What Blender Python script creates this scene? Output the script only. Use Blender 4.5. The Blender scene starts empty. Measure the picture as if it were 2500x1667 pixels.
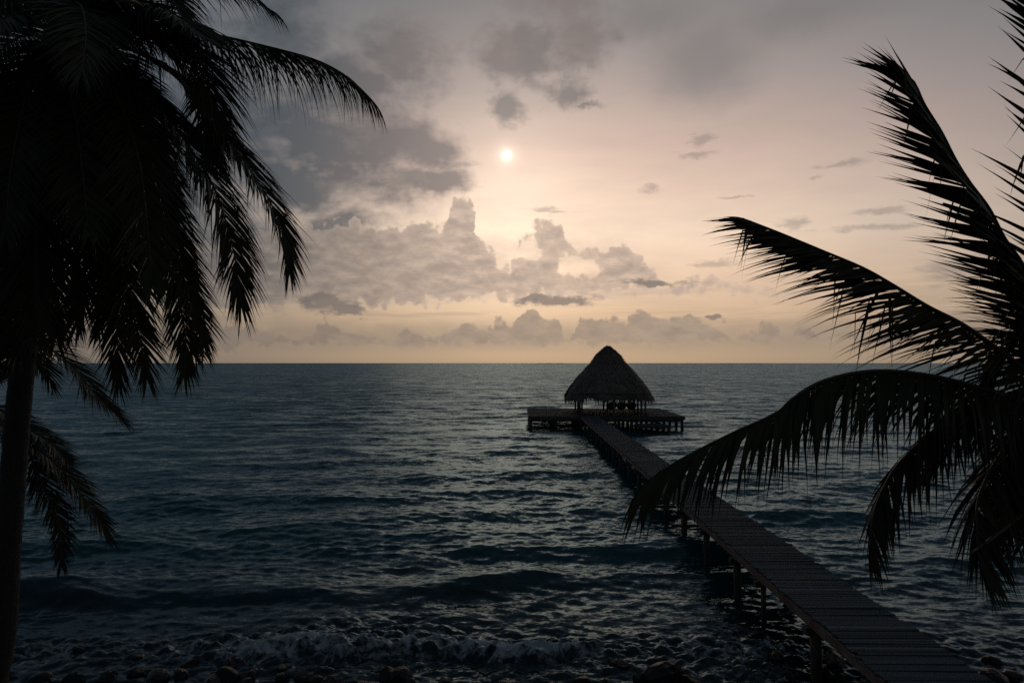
import bpy, math, random
import numpy as np
from mathutils import Vector, Matrix

# ------------------------------------------------------------------ camera
sc = bpy.context.scene
F = 1736.0                       # focal length in photo pixels (2500 wide)
CAMZ = 7.4
PITCH = math.atan(52.5 / F)
cam_d = bpy.data.cameras.new("camera")
cam = bpy.data.objects.new("camera", cam_d)
sc.collection.objects.link(cam)
cam.location = (0, 0, CAMZ)
cam.rotation_euler = (math.pi / 2 + PITCH, 0, 0)
cam_d.sensor_width = 36.0
cam_d.lens = 36.0 * F / 2500.0
cam_d.clip_start = 0.05
cam_d.clip_end = 120000
sc.camera = cam
sc.view_settings.view_transform = 'Standard'
sc.view_settings.look = 'None'
sc.view_settings.exposure = 0.0
sc.view_settings.gamma = 1.0
sc.cycles.use_denoising = False
sc.cycles.max_bounces = 3
sc.cycles.diffuse_bounces = 1
sc.cycles.glossy_bounces = 2
sc.cycles.transmission_bounces = 2
sc.cycles.sample_clamp_indirect = 4.0
sc.cycles.use_adaptive_sampling = True
sc.cycles.adaptive_threshold = 0.008

CP, SP = math.cos(PITCH), math.sin(PITCH)
def ray(x, y):
    u, v = (x - 1250.0) / F, (833.5 - y) / F
    return Vector((u, CP - v * SP, SP + v * CP))
def P3(x, y, Z):
    """a point of the place, Z metres out to sea from the balcony"""
    r = ray(x, y)
    return Vector((r.x * Z / r.y, Z, CAMZ + r.z * Z / r.y))
def azel(x, y):
    r = ray(x, y).normalized()
    return math.degrees(math.atan2(r.x, r.y)), math.degrees(math.asin(r.z))

SUN_AZ, SUN_EL = azel(1237, 379)
# ------------------------------------------------------------------ node helper
class S:
    """socket with arithmetic"""
    def __init__(s, nt, sock): s.nt, s.k = nt, sock
    def _m(s, op, *a):
        n = s.nt.nodes.new('ShaderNodeMath'); n.operation = op
        for i, v in enumerate((s,) + a):
            if isinstance(v, S): s.nt.links.new(v.k, n.inputs[i])
            else: n.inputs[i].default_value = v
        return S(s.nt, n.outputs[0])
    def __add__(s, o): return s._m('ADD', o)
    def __radd__(s, o): return s._m('ADD', o)
    def __sub__(s, o): return s._m('SUBTRACT', o)
    def __rsub__(s, o): return (s * -1.0) + o
    def __mul__(s, o): return s._m('MULTIPLY', o)
    def __rmul__(s, o): return s._m('MULTIPLY', o)
    def __truediv__(s, o): return s._m('DIVIDE', o)
    def exp(s): return s._m('EXPONENT')
    def max(s, o): return s._m('MAXIMUM', o)
    def min(s, o): return s._m('MINIMUM', o)
    def step(s, a, b, lo=0.0, hi=1.0):
        n = s.nt.nodes.new('ShaderNodeMapRange'); n.interpolation_type = 'SMOOTHSTEP'
        s.nt.links.new(s.k, n.inputs[0])
        for i, v in enumerate((a, b, lo, hi)): n.inputs[i + 1].default_value = v
        return S(s.nt, n.outputs[0])
class G:
    """graph builder"""
    def __init__(g, nt): g.nt = nt
    def node(g, t, **kw):
        n = g.nt.nodes.new(t)
        for k, v in kw.items(): setattr(n, k, v)
        return n
    def link(g, a, b): g.nt.links.new(a.k if isinstance(a, S) else a, b)
    def vec(g, op, a, b=None, c=None):
        n = g.node('ShaderNodeVectorMath', operation=op)
        for i, v in enumerate((a, b, c)):
            if v is None: continue
            if isinstance(v, S): g.link(v, n.inputs[i])
            else: n.inputs[i].default_value = v
        return S(g.nt, n.outputs['Value' if op in ('LENGTH', 'DOT_PRODUCT', 'DISTANCE') else 'Vector'])
    def comb(g, x, y, z):
        n = g.node('ShaderNodeCombineXYZ')
        for i, v in enumerate((x, y, z)):
            if isinstance(v, S): g.link(v, n.inputs[i])
            else: n.inputs[i].default_value = v
        return S(g.nt, n.outputs[0])
    def sep(g, v):
        n = g.node('ShaderNodeSeparateXYZ'); g.link(v, n.inputs[0])
        return [S(g.nt, o) for o in n.outputs]
    def noise(g, v, scale, detail=4, rough=0.55, dist=0.0, color=False):
        n = g.node('ShaderNodeTexNoise'); g.link(v, n.inputs['Vector'])
        n.inputs['Scale'].default_value = scale; n.inputs['Detail'].default_value = detail
        n.inputs['Roughness'].default_value = rough; n.inputs['Distortion'].default_value = dist
        return S(g.nt, n.outputs['Color' if color else 'Fac'])
    def voro(g, v, scale, detail=1, rough=0.5):
        n = g.node('ShaderNodeTexVoronoi', feature='F1'); g.link(v, n.inputs['Vector'])
        n.inputs['Scale'].default_value = scale; n.inputs['Detail'].default_value = detail
        n.inputs['Roughness'].default_value = rough
        return S(g.nt, n.outputs['Distance'])
    def ramp(g, f, stops):
        n = g.node('ShaderNodeValToRGB'); g.link(f, n.inputs[0])
        e = n.color_ramp.elements
        while len(e) < len(stops): e.new(0.5)
        for q, (p, c) in zip(e, stops): q.position = p; q.color = tuple(c) + (1,)
        return S(g.nt, n.outputs[0])
    def mix(g, f, a, b, blend='MIX'):
        n = g.node('ShaderNodeMix', data_type='RGBA', blend_type=blend)
        for v, i in ((f, 0), (a, 6), (b, 7)):
            if isinstance(v, S): g.link(v, n.inputs[i])
            elif i == 0: n.inputs[0].default_value = v
            else: n.inputs[i].default_value = tuple(v) + (1,)
        return S(g.nt, n.outputs[2])

# ------------------------------------------------------------------ world: veiled evening sky with clouds
world = bpy.data.worlds.new("World"); sc.world = world; world.use_nodes = True
wt = world.node_tree; wt.nodes.clear(); g = G(wt)
D = g.vec('NORMALIZE', S(wt, g.node('ShaderNodeTexCoord').outputs['Generated']))
dx, dy, dz = g.sep(D)
az = dx._m('ARCTAN2', dy) * 57.29578
el = dz._m('ARCSINE') * 57.29578
elc = (el.max(0.0) / 90.0)
def stops(l): return [(math.sqrt(e / 90.0), c) for e, c in l]
elr = elc._m('SQRT')
near = g.ramp(elr, stops([(0, (.43, .295, .195)), (2, (.50, .345, .23)), (4, (.67, .45, .29)), (7, (.87, .61, .425)),
    (10, (.96, .72, .535)), (13, (.83, .605, .47)), (17, (.63, .455, .375)), (21, (.43, .345, .31)), (26, (.26, .232, .226)),
    (33, (.11, .120, .138)), (45, (.046, .062, .082)), (90, (.016, .030, .046))]))
far = g.ramp(elr, stops([(0, (.125, .125, .125)), (3, (.22, .18, .14)), (6, (.17, .17, .165)), (12, (.12, .142, .158)),
    (20, (.088, .118, .142)), (33, (.045, .068, .090)), (50, (.021, .037, .054)), (90, (.013, .027, .044))]))
daz = (az - 5.0) / az.step(-5, 10, 24.5, 34.0)
glow = (daz * daz * -1.0).exp()
base = g.mix(glow, far, near)
base = g.mix(az._m('ABSOLUTE').step(45, 120) * el.step(60, 30), base, (.013, .024, .035))
# the clear blue behind the veil
nis = g.node('ShaderNodeTexSky', sky_type='NISHITA', sun_disc=False)
nis.sun_elevation = math.radians(SUN_EL); nis.sun_rotation = math.radians(SUN_AZ)
base = g.mix(0.003, base, S(wt, nis.outputs[0]), 'ADD')
sd = Vector((math.sin(math.radians(SUN_AZ)) * math.cos(math.radians(SUN_EL)),
             math.cos(math.radians(SUN_AZ)) * math.cos(math.radians(SUN_EL)), math.sin(math.radians(SUN_EL))))
sang = g.vec('DOT_PRODUCT', D, tuple(sd)).min(1.0)._m('ARCCOSINE') * 57.29578
# brightest where the veil thins below the sun
GZ = ray(1235, 590).normalized()
gang = g.vec('DOT_PRODUCT', D, tuple(GZ)).min(1.0)._m('ARCCOSINE') * 57.29578
base = g.mix((gang * gang * -0.020).exp() * .24, base, (1.0, .80, .58), 'ADD')
# streaks of the high veil
stv = g.vec('MULTIPLY', D, (1.0, 1.0, 5.0))
streak = g.noise(stv, 7.0, 3, 0.55)
base = g.mix(streak.step(.35, .7, 0.0, 1.0) * 0.12, base, (.30, .265, .25))

AE = g.comb(az, el, 0.0)
def blobs(field_vec, lst, sm=0.25):
    out = None
    for b in lst:
        x, y, rx, ry = b
        a, e = azel(x, y)
        k = 57.3 / F
        ra = rx * k * math.cos(math.radians(a)) ** 2; re = ry * k * math.cos(math.radians(a))
        d = g.vec('LENGTH', g.vec('MULTIPLY_ADD', field_vec, (1 / ra, 1 / re, 0), (-a / ra, -e / re, 0)))
        if out is None: out = d
        else: out = out._m('SMOOTH_MIN', d, sm)
    return out
def skyline(a01, pts):
    """elevation (degrees) of a cloud edge along the azimuth, as a curve"""
    n = g.node('ShaderNodeFloatCurve'); g.link(a01, n.inputs['Value'])
    c = n.mapping.curves[0]; n.mapping.use_clip = True
    q = []
    for x, y in pts:
        a, e = azel(x, y); q.append(((a + 40) / 80, max(0, min(1, e / 40))))
    q[0] = (0.0, q[0][1]); q[-1] = (1.0, q[-1][1])
    while len(c.points) < len(q): c.points.new(.5, .5)
    for p, (u, v) in zip(c.points, q): p.location = (u, v); p.handle_type = 'VECTOR'
    n.mapping.update()
    return S(wt, n.outputs[0]) * 40.0
wn = g.noise(D, 8.0, 4, 0.6, color=True)
warp_big = g.vec('MULTIPLY_ADD', wn, (9.0, 6.0, 0), (-4.5, -3.0, 0))
wn2 = g.noise(D, 24.0, 4, 0.62, color=True)
warp_small = g.vec('MULTIPLY_ADD', wn2, (2.4, 1.9, 0), (-1.2, -0.95, 0))
AEb = g.vec('ADD', AE, warp_big)
AEs = g.vec('ADD', AE, warp_small)
bil = g.voro(D, 60.0, 1, 0.55)
fine = g.noise(D, 55.0, 3, 0.62)
shred = g.noise(g.vec('MULTIPLY', D, (1, 1, 3.2)), 34.0, 4, 0.65)
Dst = g.vec('MULTIPLY', D, (1, 1, 2.2))
med = g.noise(Dst, 12.0, 4, 0.6)
puff = (0.38 - bil) * 1.0 + (fine - .5) * 1.0       # rounded lobes

# high dark sheet
UP = [(690, 110, 200, 100), (600, 290, 260, 170), (860, 330, 250, 95), (1000, 335, 140, 70), (760, 440, 300, 70), (1020, 432, 150, 42),
      (1000, 130, 120, 75), (860, 210, 170, 80), (1250, 120, 100, 60), (1390, 80, 120, 70), (1330, 0, 120, 40), (340, 420, 380, 380), (1310, 190, 50, 30), (820, 560, 210, 50), (620, 620, 200, 80)]
up_f = 1.12 - blobs(AEb, UP) + (med - .5) * 1.2 + (fine - .5) * .5
# the same kind of cloud goes on overhead, to the sides and behind
gen_f = (g.noise(g.vec('MULTIPLY', D, (1, 1, 1.6)), 2.2, 4, 0.58) - .5) * 3.0
outm = (az._m('ABSOLUTE').step(34, 55) + el.step(25, 40)).min(1.0)
up_f = up_f.max(gen_f * outm - (1.0 - outm) * 3.0)
up_a = up_f.step(-0.25, 0.75) * (0.98 + (med - .5) * 1.1)
up_c = g.mix(0.90, base, g.mix(az.step(-21, -3), (.058, .077, .094), (.225, .19, .18)))
sky = g.mix(up_a.min(1.0), base, up_c)
# soft rounded grey patches
so = 0.95 - blobs(AEs, [(1385, 232, 72, 52), (1240, 258, 56, 54), (1420, 262, 70, 12), (1300, 130, 60, 90)]) + (med - .5) * 1.6 + (fine - .5) * .9
sky = g.mix(so.step(-0.15, 0.7) * 0.85, sky, (.215, .19, .18))
so2 = 1.0 - blobs(AEs, [(1720, 150, 180, 120), (1600, 50, 160, 60), (1950, 40, 260, 60)]) + (med - .5) * .5
sky = g.mix(so2.step(-0.2, 0.9) * 0.62, sky, (.205, .19, .185))
# wisps and lens-shaped scraps
WI = [(1325, 512, 44, 9), (1370, 517, 52, 5), (1935, 545, 54, 14), (2160, 517, 88, 13), (2060, 400, 62, 9), (1995, 430, 24, 6), (1800, 477, 34, 5),
      (1588, 460, 28, 11), (1715, 342, 58, 18), (1715, 376, 62, 9), (1745, 645, 66, 14), (2120, 556, 140, 8), (1120, 402, 60, 9), (560, 773, 20, 6), (2330, 660, 110, 34)]
wi = 0.95 - blobs(g.vec('ADD', AE, g.vec('MULTIPLY', warp_small, (.8, .6, 0))), WI) + (shred - .5) * 2.6
sky = g.mix(wi.step(-0.25, 0.8) * 0.62, sky, g.mix(0.72, sky, (.21, .185, .175)))
# soft haze the bank stands in
sb = el.step(4.0, 5.8) * el.step(13, 7.5) * az.step(17, 4) * med.step(.25, .65) * .6
sky = g.mix(sb, sky, g.mix(az.step(-24, 2), (.175, .155, .145), (.56, .43, .345)))
# broad bank of cumulus between two edges
a01 = (g.sep(AEs)[0] + 40.0) / 80.0
wel = g.sep(AEs)[1]
top = skyline(a01, [(-200, 640), (400, 590), (640, 560), (720, 540), (800, 545), (860, 520), (930, 545), (985, 542), (1000, 522), (1040, 512), (1062, 532), (1085, 528), (1096, 478), (1118, 464), (1145, 458),
    (1158, 500), (1164, 560), (1190, 600), (1232, 636), (1256, 636), (1262, 580), (1275, 570), (1290, 548), (1310, 532), (1340, 526), (1378, 534), (1388, 575), (1412, 598), (1425, 612), (1432, 592),
    (1448, 592), (1470, 604), (1490, 584), (1510, 580), (1522, 572), (1542, 584), (1548, 605), (1572, 618), (1602, 645), (1618, 668), (1645, 676), (1700, 668), (1760, 664), (1800, 684), (1850, 702),
    (1950, 700), (2050, 704), (2150, 716), (2500, 735), (2700, 740)])
bot = skyline(a01, [(-200, 735), (420, 728), (700, 738), (1000, 738), (1200, 728), (1450, 716), (1700, 708), (1850, 720), (2000, 722), (2500, 745), (2700, 745)])
holes = blobs(AEs, [(1294, 603, 15, 12), (1418, 650, 24, 14)])
cu = ((top - wel) * 0.8).min((holes - 1.0) * 0.4 + .05).min((wel - bot) * 0.6 + .4) + puff * 0.75 + 0.14 + (med - .5) * .6
cu_a = cu.step(-0.04, 0.42)
tone = g.noise(Dst, 30.0, 4, 0.6)
tone2 = g.noise(g.vec('ADD', Dst, (0, 0, .016)), 30.0, 4, 0.6)
emb = (tone - tone2) * 3.2            # sunward sides of the lobes
cu_c = g.mix(0.88, base, g.mix(az.step(-24, 2), (.205, .178, .16), (.58, .44, .35)))
cu_c = g.mix(cu.step(0.0, 1.0) * (emb * -1.0 + tone.step(.32, .66) * .7 + .1)._m('MAXIMUM', 0.0).min(1.0), cu_c, g.mix(az.step(-24, 2), (.145, .132, .126), (.42, .325, .27)))
sky = g.mix(cu_a * 0.90 * az.step(14, 19, 1.0, .55), sky, cu_c)
rim = cu.step(-0.05, 0.14) * cu.step(0.42, 0.16) * (sang * sang * -0.008).exp() * .55
sky = g.mix(rim, sky, (1.0, .78, .58))
sky = g.mix((emb * cu_a).max(0.0).min(1.0) * .30, sky, g.mix(az.step(-24, 2), (.30, .25, .21), (.92, .70, .54)))
# thin bright and dark lines of far cirrus low down
lines = g.noise(g.vec('MULTIPLY', D, (3.0, 3.0, 42.0)), 2.6, 4, 0.6)
band = el.step(2.2, 3.6) * el.step(8.0, 5.2)
sky = g.mix(lines.step(.52, .72) * band * .35 * (1.0 - cu_a * .6), sky, g.mix(glow, (.16, .14, .125), (.42, .33, .26)))
sky = g.mix(lines.step(.46, .28) * band * .45 * (1.0 - cu_a * .75), sky, g.mix(glow, (.36, .26, .16), (.93, .68, .43)))
# far row over the horizon, in a low bank of haze
lb = el.step(0.4, 1.6) * el.step(4.2, 2.2) * (med.step(.2, .6) * .5 + .25)
sky = g.mix(lb, sky, g.mix(glow, (.155, .132, .118), (.385, .295, .225)))
row = skyline(a01, [(-200, 800), (500, 800), (530, 788), (545, 803), (560, 788), (585, 796), (605, 783), (625, 788), (632, 805), (660, 812), (690, 818), (730, 824), (762, 812), (780, 790), (795, 772), (810, 795),
    (840, 805), (900, 814), (950, 830), (985, 800), (1000, 783), (1015, 805), (1040, 812), (1058, 830), (1090, 800), (1130, 792), (1170, 795), (1200, 805), (1215, 775), (1235, 775), (1245, 790), (1260, 763),
    (1290, 750), (1310, 756), (1330, 773), (1360, 785), (1378, 825), (1393, 825), (1410, 773), (1430, 778), (1450, 770), (1500, 773), (1528, 785), (1535, 760), (1570, 753), (1600, 768), (1650, 768), (1672, 778),
    (1690, 758), (1710, 780), (1740, 790), (1790, 828), (1815, 800), (1840, 795), (1860, 780), (1890, 795), (1910, 820), (1928, 830), (1937, 790), (1965, 785), (1985, 812), (2010, 828), (2060, 805), (2100, 815), (2700, 820)])
rbot = skyline(a01, [(-200, 850), (560, 850), (800, 838), (1000, 842), (1100, 836), (1290, 840), (1400, 834), (1450, 840), (1600, 836), (1900, 826), (2100, 832), (2700, 840)])
ro = ((row - wel) * 1.3).min((wel - rbot) * 1.0 + .2) + puff * 0.65 + 0.22
ro_c = g.mix((tone.step(.3, .7) - emb).max(0.0).min(1.0), g.mix(glow, (.18, .152, .13), (.44, .335, .255)), g.mix(glow, (.145, .125, .112), (.325, .25, .20)))
sky = g.mix(ro.step(0.0, 0.5) * 0.88, sky, ro_c)
LOW = [(800, 748, 70, 26), (845, 756, 60, 18), (770, 730, 54, 18), (1360, 735, 105, 17), (1300, 726, 48, 13), (1590, 690, 80, 11), (1752, 779, 22, 9)]
lo = 1.1 - blobs(AEs, LOW) + (shred - .5) * 1.8
sky = g.mix(lo.step(0.0, 0.6) * 0.85, sky, g.mix(glow, (.12, .11, .105), (.245, .20, .175)))
# haze low over the sea
hz = (el.max(0.0) / -1.5).exp()
sky = g.mix(hz * 0.6, sky, g.mix(glow, (.10, .09, .085), (.46, .335, .215)))
# sun behind the veil
disc = (sang * sang * -7.0).exp() * 0.62 + (sang * sang * -1.2).exp() * 0.24 + (sang * sang * -0.03).exp() * 0.08
sunc = g.node('ShaderNodeVectorMath', operation='SCALE'); sunc.inputs[0].default_value = (1.0, .86, .72)
g.link(disc, sunc.inputs['Scale'])
sky = g.mix(1.0, sky, S(wt, sunc.outputs[0]), 'ADD')
bgn = g.node('ShaderNodeBackground'); g.link(sky, bgn.inputs[0]); bgn.inputs[1].default_value = 1.0
wo = g.node('ShaderNodeOutputWorld'); g.link(bgn.outputs[0], wo.inputs[0])
world.cycles.sampling_method = 'NONE'

sun_d = bpy.data.lights.new("sun", 'SUN'); sun = bpy.data.objects.new("sun", sun_d)
sc.collection.objects.link(sun)
sun_d.energy = 0.04; sun_d.angle = math.radians(20); sun_d.color = (1.0, .70, .45)
sun.location = (0, 60, 40)
sun.rotation_euler = (-sd).to_track_quat('-Z', 'Y').to_euler()

# ------------------------------------------------------------------ object helpers
COL = sc.collection
def mesh(name, verts, faces, mat=None, smooth=False):
    m = bpy.data.meshes.new(name); m.from_pydata([tuple(v) for v in verts], [], faces)
    if smooth: m.polygons.foreach_set('use_smooth', [True] * len(m.polygons))
    if mat: m.materials.append(mat)
    m.update(); return m
def obj(name, me, parent=None, loc=(0, 0, 0), **tags):
    o = bpy.data.objects.new(name, me); COL.objects.link(o); o.location = loc
    if parent: o.parent = parent
    for k, v in tags.items(): o[k] = v
    return o
def empty(name, loc, **tags): return obj(name, None, None, loc, **tags)
class MB:
    def __init__(s): s.v, s.f = [], []
    def add(s, v, f):
        n = len(s.v); s.v += [tuple(p) for p in v]; s.f += [tuple(i + n for i in q) for q in f]
    def box(s, a, b):
        (x0, y0, z0), (x1, y1, z1) = a, b
        s.add([(x0, y0, z0), (x1, y0, z0), (x1, y1, z0), (x0, y1, z0), (x0, y0, z1), (x1, y0, z1), (x1, y1, z1), (x0, y1, z1)],
              [(0, 3, 2, 1), (4, 5, 6, 7), (0, 1, 5, 4), (1, 2, 6, 5), (2, 3, 7, 6), (3, 0, 4, 7)])
    def tube(s, pts, rad, n=8, cap=True):
        pts = [Vector(p) for p in pts]; rings = []
        for i, p in enumerate(pts):
            t = (pts[min(i + 1, len(pts) - 1)] - pts[max(i - 1, 0)]).normalized()
            ref = Vector((1, 0, 0)) if abs(t.x) < .8 else Vector((0, 1, 0))
            a = t.cross(ref).normalized(); b = t.cross(a)
            r = rad[i] if hasattr(rad, '__len__') else rad
            rings.append([p + (a * math.cos(q * 2 * math.pi / n) + b * math.sin(q * 2 * math.pi / n)) * r for q in range(n)])
        v = [q for r in rings for q in r]; f = []
        for i in range(len(pts) - 1):
            for q in range(n):
                f.append((i * n + q, i * n + (q + 1) % n, (i + 1) * n + (q + 1) % n, (i + 1) * n + q))
        if cap: f += [tuple(range(n - 1, -1, -1)), tuple((len(pts) - 1) * n + q for q in range(n))]
        s.add(v, f)
    def build(s, name, mat, parent=None, smooth=False, loc=(0, 0, 0), **tags):
        return obj(name, mesh(name, s.v, s.f, mat, smooth), parent, loc, **tags)

def material(name, build):
    m = bpy.data.materials.new(name); m.use_nodes = True
    nt = m.node_tree; h = G(nt); bs = nt.nodes['Principled BSDF']
    build(h, bs); return m
def pos(h): return S(h.nt, h.node('ShaderNodeNewGeometry').outputs['Position'])
def oco(h): return S(h.nt, h.node('ShaderNodeTexCoord').outputs['Object'])
def bump(h, bs, f, strength, dist=0.02):
    n = h.node('ShaderNodeBump'); n.inputs['Strength'].default_value = strength; n.inputs['Distance'].default_value = dist
    h.link(f, n.inputs['Height']); h.link(n.outputs[0], bs.inputs['Normal'])

def b_water(h, bs):
    p = pos(h); px, py, pz = h.sep(p)
    flat = h.vec('MULTIPLY', p, (1, 1, 0))
    cm = (-0.5, -0.5, -0.5)
    st = h.vec('MULTIPLY', flat, (0.5, 1.0, 0))
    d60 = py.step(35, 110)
    n1 = h.vec('ADD', h.noise(st, 3.0, 4, 0.65, 0.4, color=True), cm)
    n2 = h.vec('ADD', h.noise(st, 0.55, 3, 0.6, 0.3, color=True), cm)
    n3 = h.vec('ADD', h.noise(st, 0.12, 3, 0.6, 0.3, color=True), cm)
    n0 = h.vec('ADD', h.noise(st, 13.0, 2, 0.5, color=True), cm)
    def sc_(v, k):
        n = h.node('ShaderNodeVectorMath', operation='SCALE'); h.link(v, n.inputs[0])
        if isinstance(k, S): h.link(k, n.inputs['Scale'])
        else: n.inputs['Scale'].default_value = k
        return S(h.nt, n.outputs[0])
    tot = h.vec('ADD', h.vec('ADD', sc_(n1, 0.72), sc_(n2, d60 * 0.42 + 0.24)), h.vec('ADD', sc_(n3, d60 * 0.28), sc_(n0, 0.42)))
    tot = sc_(tot, h.noise(h.vec('MULTIPLY', flat, (.5, 1, 0)), 0.035, 3, .6).step(.3, .7, .65, 1.25))
    tot = h.vec('ADD', h.vec('MULTIPLY', tot, (1.05, 1.0, 0.0)), h.comb(0.0, py.step(15, 160, -.045, -.185), 0.0))
    N = S(h.nt, h.node('ShaderNodeNewGeometry').outputs['Normal'])
    nn = h.vec('NORMALIZE', h.vec('ADD', N, tot))
    # foam lace where the swell breaks on the stones
    wob = h.vec('ADD', flat, h.vec('MULTIPLY', n2, (1.1, 1.1, 0)))
    lace = h.noise(wob, 3.4, 6, 0.72)
    web = 1.0 - (h.noise(wob, 1.5, 5, 0.6) - .5)._m('ABSOLUTE') * 7.0
    patch = h.noise(flat, 0.35, 3, 0.5)
    fm = S(h.nt, h.node('ShaderNodeAttribute', attribute_name='foam').outputs['Fac']) * patch.step(.25, .62, .45, 1.15)
    foam = (lace + web.max(0.0) * .20 - (0.80 - fm * 0.27)).step(0.0, 0.30).min(1.0) * (fm * 3.0).min(1.0)
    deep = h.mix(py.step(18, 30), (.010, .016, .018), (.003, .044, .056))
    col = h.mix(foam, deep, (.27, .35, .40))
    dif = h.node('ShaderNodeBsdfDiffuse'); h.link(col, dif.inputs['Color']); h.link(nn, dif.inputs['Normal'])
    glo = h.node('ShaderNodeBsdfGlossy'); glo.inputs['Color'].default_value = (.55, .75, .88, 1); h.link(nn, glo.inputs['Normal'])
    glo.inputs['Roughness'].default_value = .08
    fr = h.node('ShaderNodeFresnel'); fr.inputs['IOR'].default_value = 1.333; h.link(nn, fr.inputs['Normal'])
    mx = h.node('ShaderNodeMixShader'); h.link(S(h.nt, fr.outputs[0]) * (1.0 - foam * .85) * .8, mx.inputs[0])
    h.link(dif.outputs[0], mx.inputs[1]); h.link(glo.outputs[0], mx.inputs[2])
    h.link(mx.outputs[0], h.nt.nodes['Material Output'].inputs[0]); h.nt.nodes.remove(bs)
M_water = material("sea_water", b_water)

def b_leaf(h, bs):
    p = oco(h); r = S(h.nt, h.node('ShaderNodeObjectInfo').outputs['Random'])
    n = h.noise(p, 1.7, 3)
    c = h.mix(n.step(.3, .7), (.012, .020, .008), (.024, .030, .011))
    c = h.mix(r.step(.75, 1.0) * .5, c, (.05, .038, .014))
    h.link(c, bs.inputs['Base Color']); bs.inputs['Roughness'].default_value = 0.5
    bs.inputs['Specular IOR Level'].default_value = 0.16
M_leaf = material("palm_leaf", b_leaf)
def b_rachis(h, bs):
    n = h.noise(oco(h), 6, 3)
    h.link(h.mix(n, (.020, .018, .010), (.034, .028, .014)), bs.inputs['Base Color']); bs.inputs['Roughness'].default_value = .55
M_rachis = material("palm_rachis", b_rachis)
def b_trunk(h, bs):
    p = oco(h); _, _, z = h.sep(p)
    ring = (z * 9.0 + h.noise(p, 3, 3) * 1.6)._m('FRACT')
    n = h.noise(h.vec('MULTIPLY', p, (8, 8, 2)), 3, 5)
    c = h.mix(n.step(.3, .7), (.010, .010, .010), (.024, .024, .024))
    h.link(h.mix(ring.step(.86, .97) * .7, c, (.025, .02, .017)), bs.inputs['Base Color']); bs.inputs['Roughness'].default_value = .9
    bump(h, bs, n - ring.step(.85, 1.0), .8, .03)
M_trunk = material("palm_bark", b_trunk)
def b_plank(h, bs):
    r = S(h.nt, h.node('ShaderNodeObjectInfo').outputs['Random'])
    p = pos(h)
    gr = h.noise(h.vec('MULTIPLY', p, (2.0, 26, 10)), 1.6, 5, .6)
    blot = h.noise(p, 1.1, 4)
    c = h.mix(r, (.027, .042, .053), (.056, .084, .104))
    c = h.mix(gr.step(.35, .75) * .5, c, (.03, .03, .03))
    c = h.mix((r * 7.31)._m('FRACT').step(.88, .97) * .8, c, (.10, .12, .13))
    c = h.mix(blot.step(.5, .7) * .35, c, (.042, .040, .040))
    h.link(c, bs.inputs['Base Color']); bs.inputs['Roughness'].default_value = .85
    bs.inputs['Specular IOR Level'].default_value = 0.06
    bump(h, bs, gr, .5, .006)
M_plank = material("weathered_plank", b_plank)
def b_beam(h, bs):
    p = pos(h)
    gr = h.noise(h.vec('MULTIPLY', p, (6, 1.2, 18)), 1.5, 5)
    rust = h.noise(p, 1.3, 5, .65)
    c = h.mix(gr.step(.3, .7), (.075, .06, .05), (.17, .15, .135))
    c = h.mix(rust.step(.46, .62) * .8, c, (.12, .038, .018))
    h.link(c, bs.inputs['Base Color']); bs.inputs['Roughness'].default_value = .85
    bump(h, bs, gr, .6, .01)
M_beam = material("stained_beam", b_beam)
def b_pile(h, bs):
    p = pos(h); _, _, z = h.sep(p)
    n = h.noise(h.vec('MULTIPLY', p, (9, 9, 1.5)), 1.5, 5)
    c = h.mix(n.step(.3, .7), (.035, .028, .024), (.085, .07, .06))
    wet = (z + (n - .5) * .5).step(.75, .25)
    h.link(h.mix(wet * .8, c, (.012, .013, .011)), bs.inputs['Base Color']); bs.inputs['Roughness'].default_value = .75
    bump(h, bs, n, .7, .015)
M_pile = material("wet_pile", b_pile)
def b_thatch(h, bs):
    r = S(h.nt, h.node('ShaderNodeObjectInfo').outputs['Random'])
    p = oco(h)
    n = h.noise(h.vec('MULTIPLY', p, (7, 7, 1.3)), 2.0, 5, .65)
    c = h.mix(n.step(.3, .72), (.07, .064, .058), (.22, .205, .185))
    h.link(c, bs.inputs['Base Color']); bs.inputs['Roughness'].default_value = .95
    bump(h, bs, n, .8, .05)
M_thatch = material("dry_thatch", b_thatch)
def b_rock(h, bs):
    p = pos(h)
    n = h.noise(p, 2.4, 6, .65)
    c = h.mix(n.step(.3, .7), (.005, .006, .008), (.013, .016, .020))
    h.link(c, bs.inputs['Base Color']); h.link(n.step(.3, .7, .28, .6), bs.inputs['Roughness']); bs.inputs['Specular IOR Level'].default_value = .15
    bump(h, bs, n, .7, .05)
M_rock = material("wet_rock", b_rock)
def b_sand(h, bs):
    p = pos(h); n = h.noise(p, 1.8, 7, .65); v = h.voro(p, 5.0, 2)
    c = h.mix(n.step(.3, .7), (.006, .007, .008), (.016, .018, .020))
    c = h.mix(v.step(.25, .1) * .5, c, (.016, .016, .016))
    h.link(c, bs.inputs['Base Color']); h.link(n.step(.4, .65, .3, .8), bs.inputs['Roughness']); bs.inputs['Specular IOR Level'].default_value = .15
    bump(h, bs, n - v * .5, .8, .06)
M_sand = material("pebbly_beach", b_sand)
def plain(name, c, r=.7, scale=6):
    def b(h, bs):
        n = h.noise(oco(h), scale, 4)
        h.link(h.mix(n, tuple(x * .7 for x in c), tuple(x * 1.25 for x in c)), bs.inputs['Base Color']); bs.inputs['Roughness'].default_value = r
    return material(name, b)
M_cushion = plain("dark_cushion", (.018, .012, .012), .8)
M_chairleg = plain("pale_cane", (.16, .13, .10), .6)
M_island = plain("hazed_trees", (.30, .27, .25), .9, .01)  # distance haze put into the colour, paler than the trees themselves
M_bone = plain("bleached_wood", (.55, .52, .47), .7)

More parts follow.
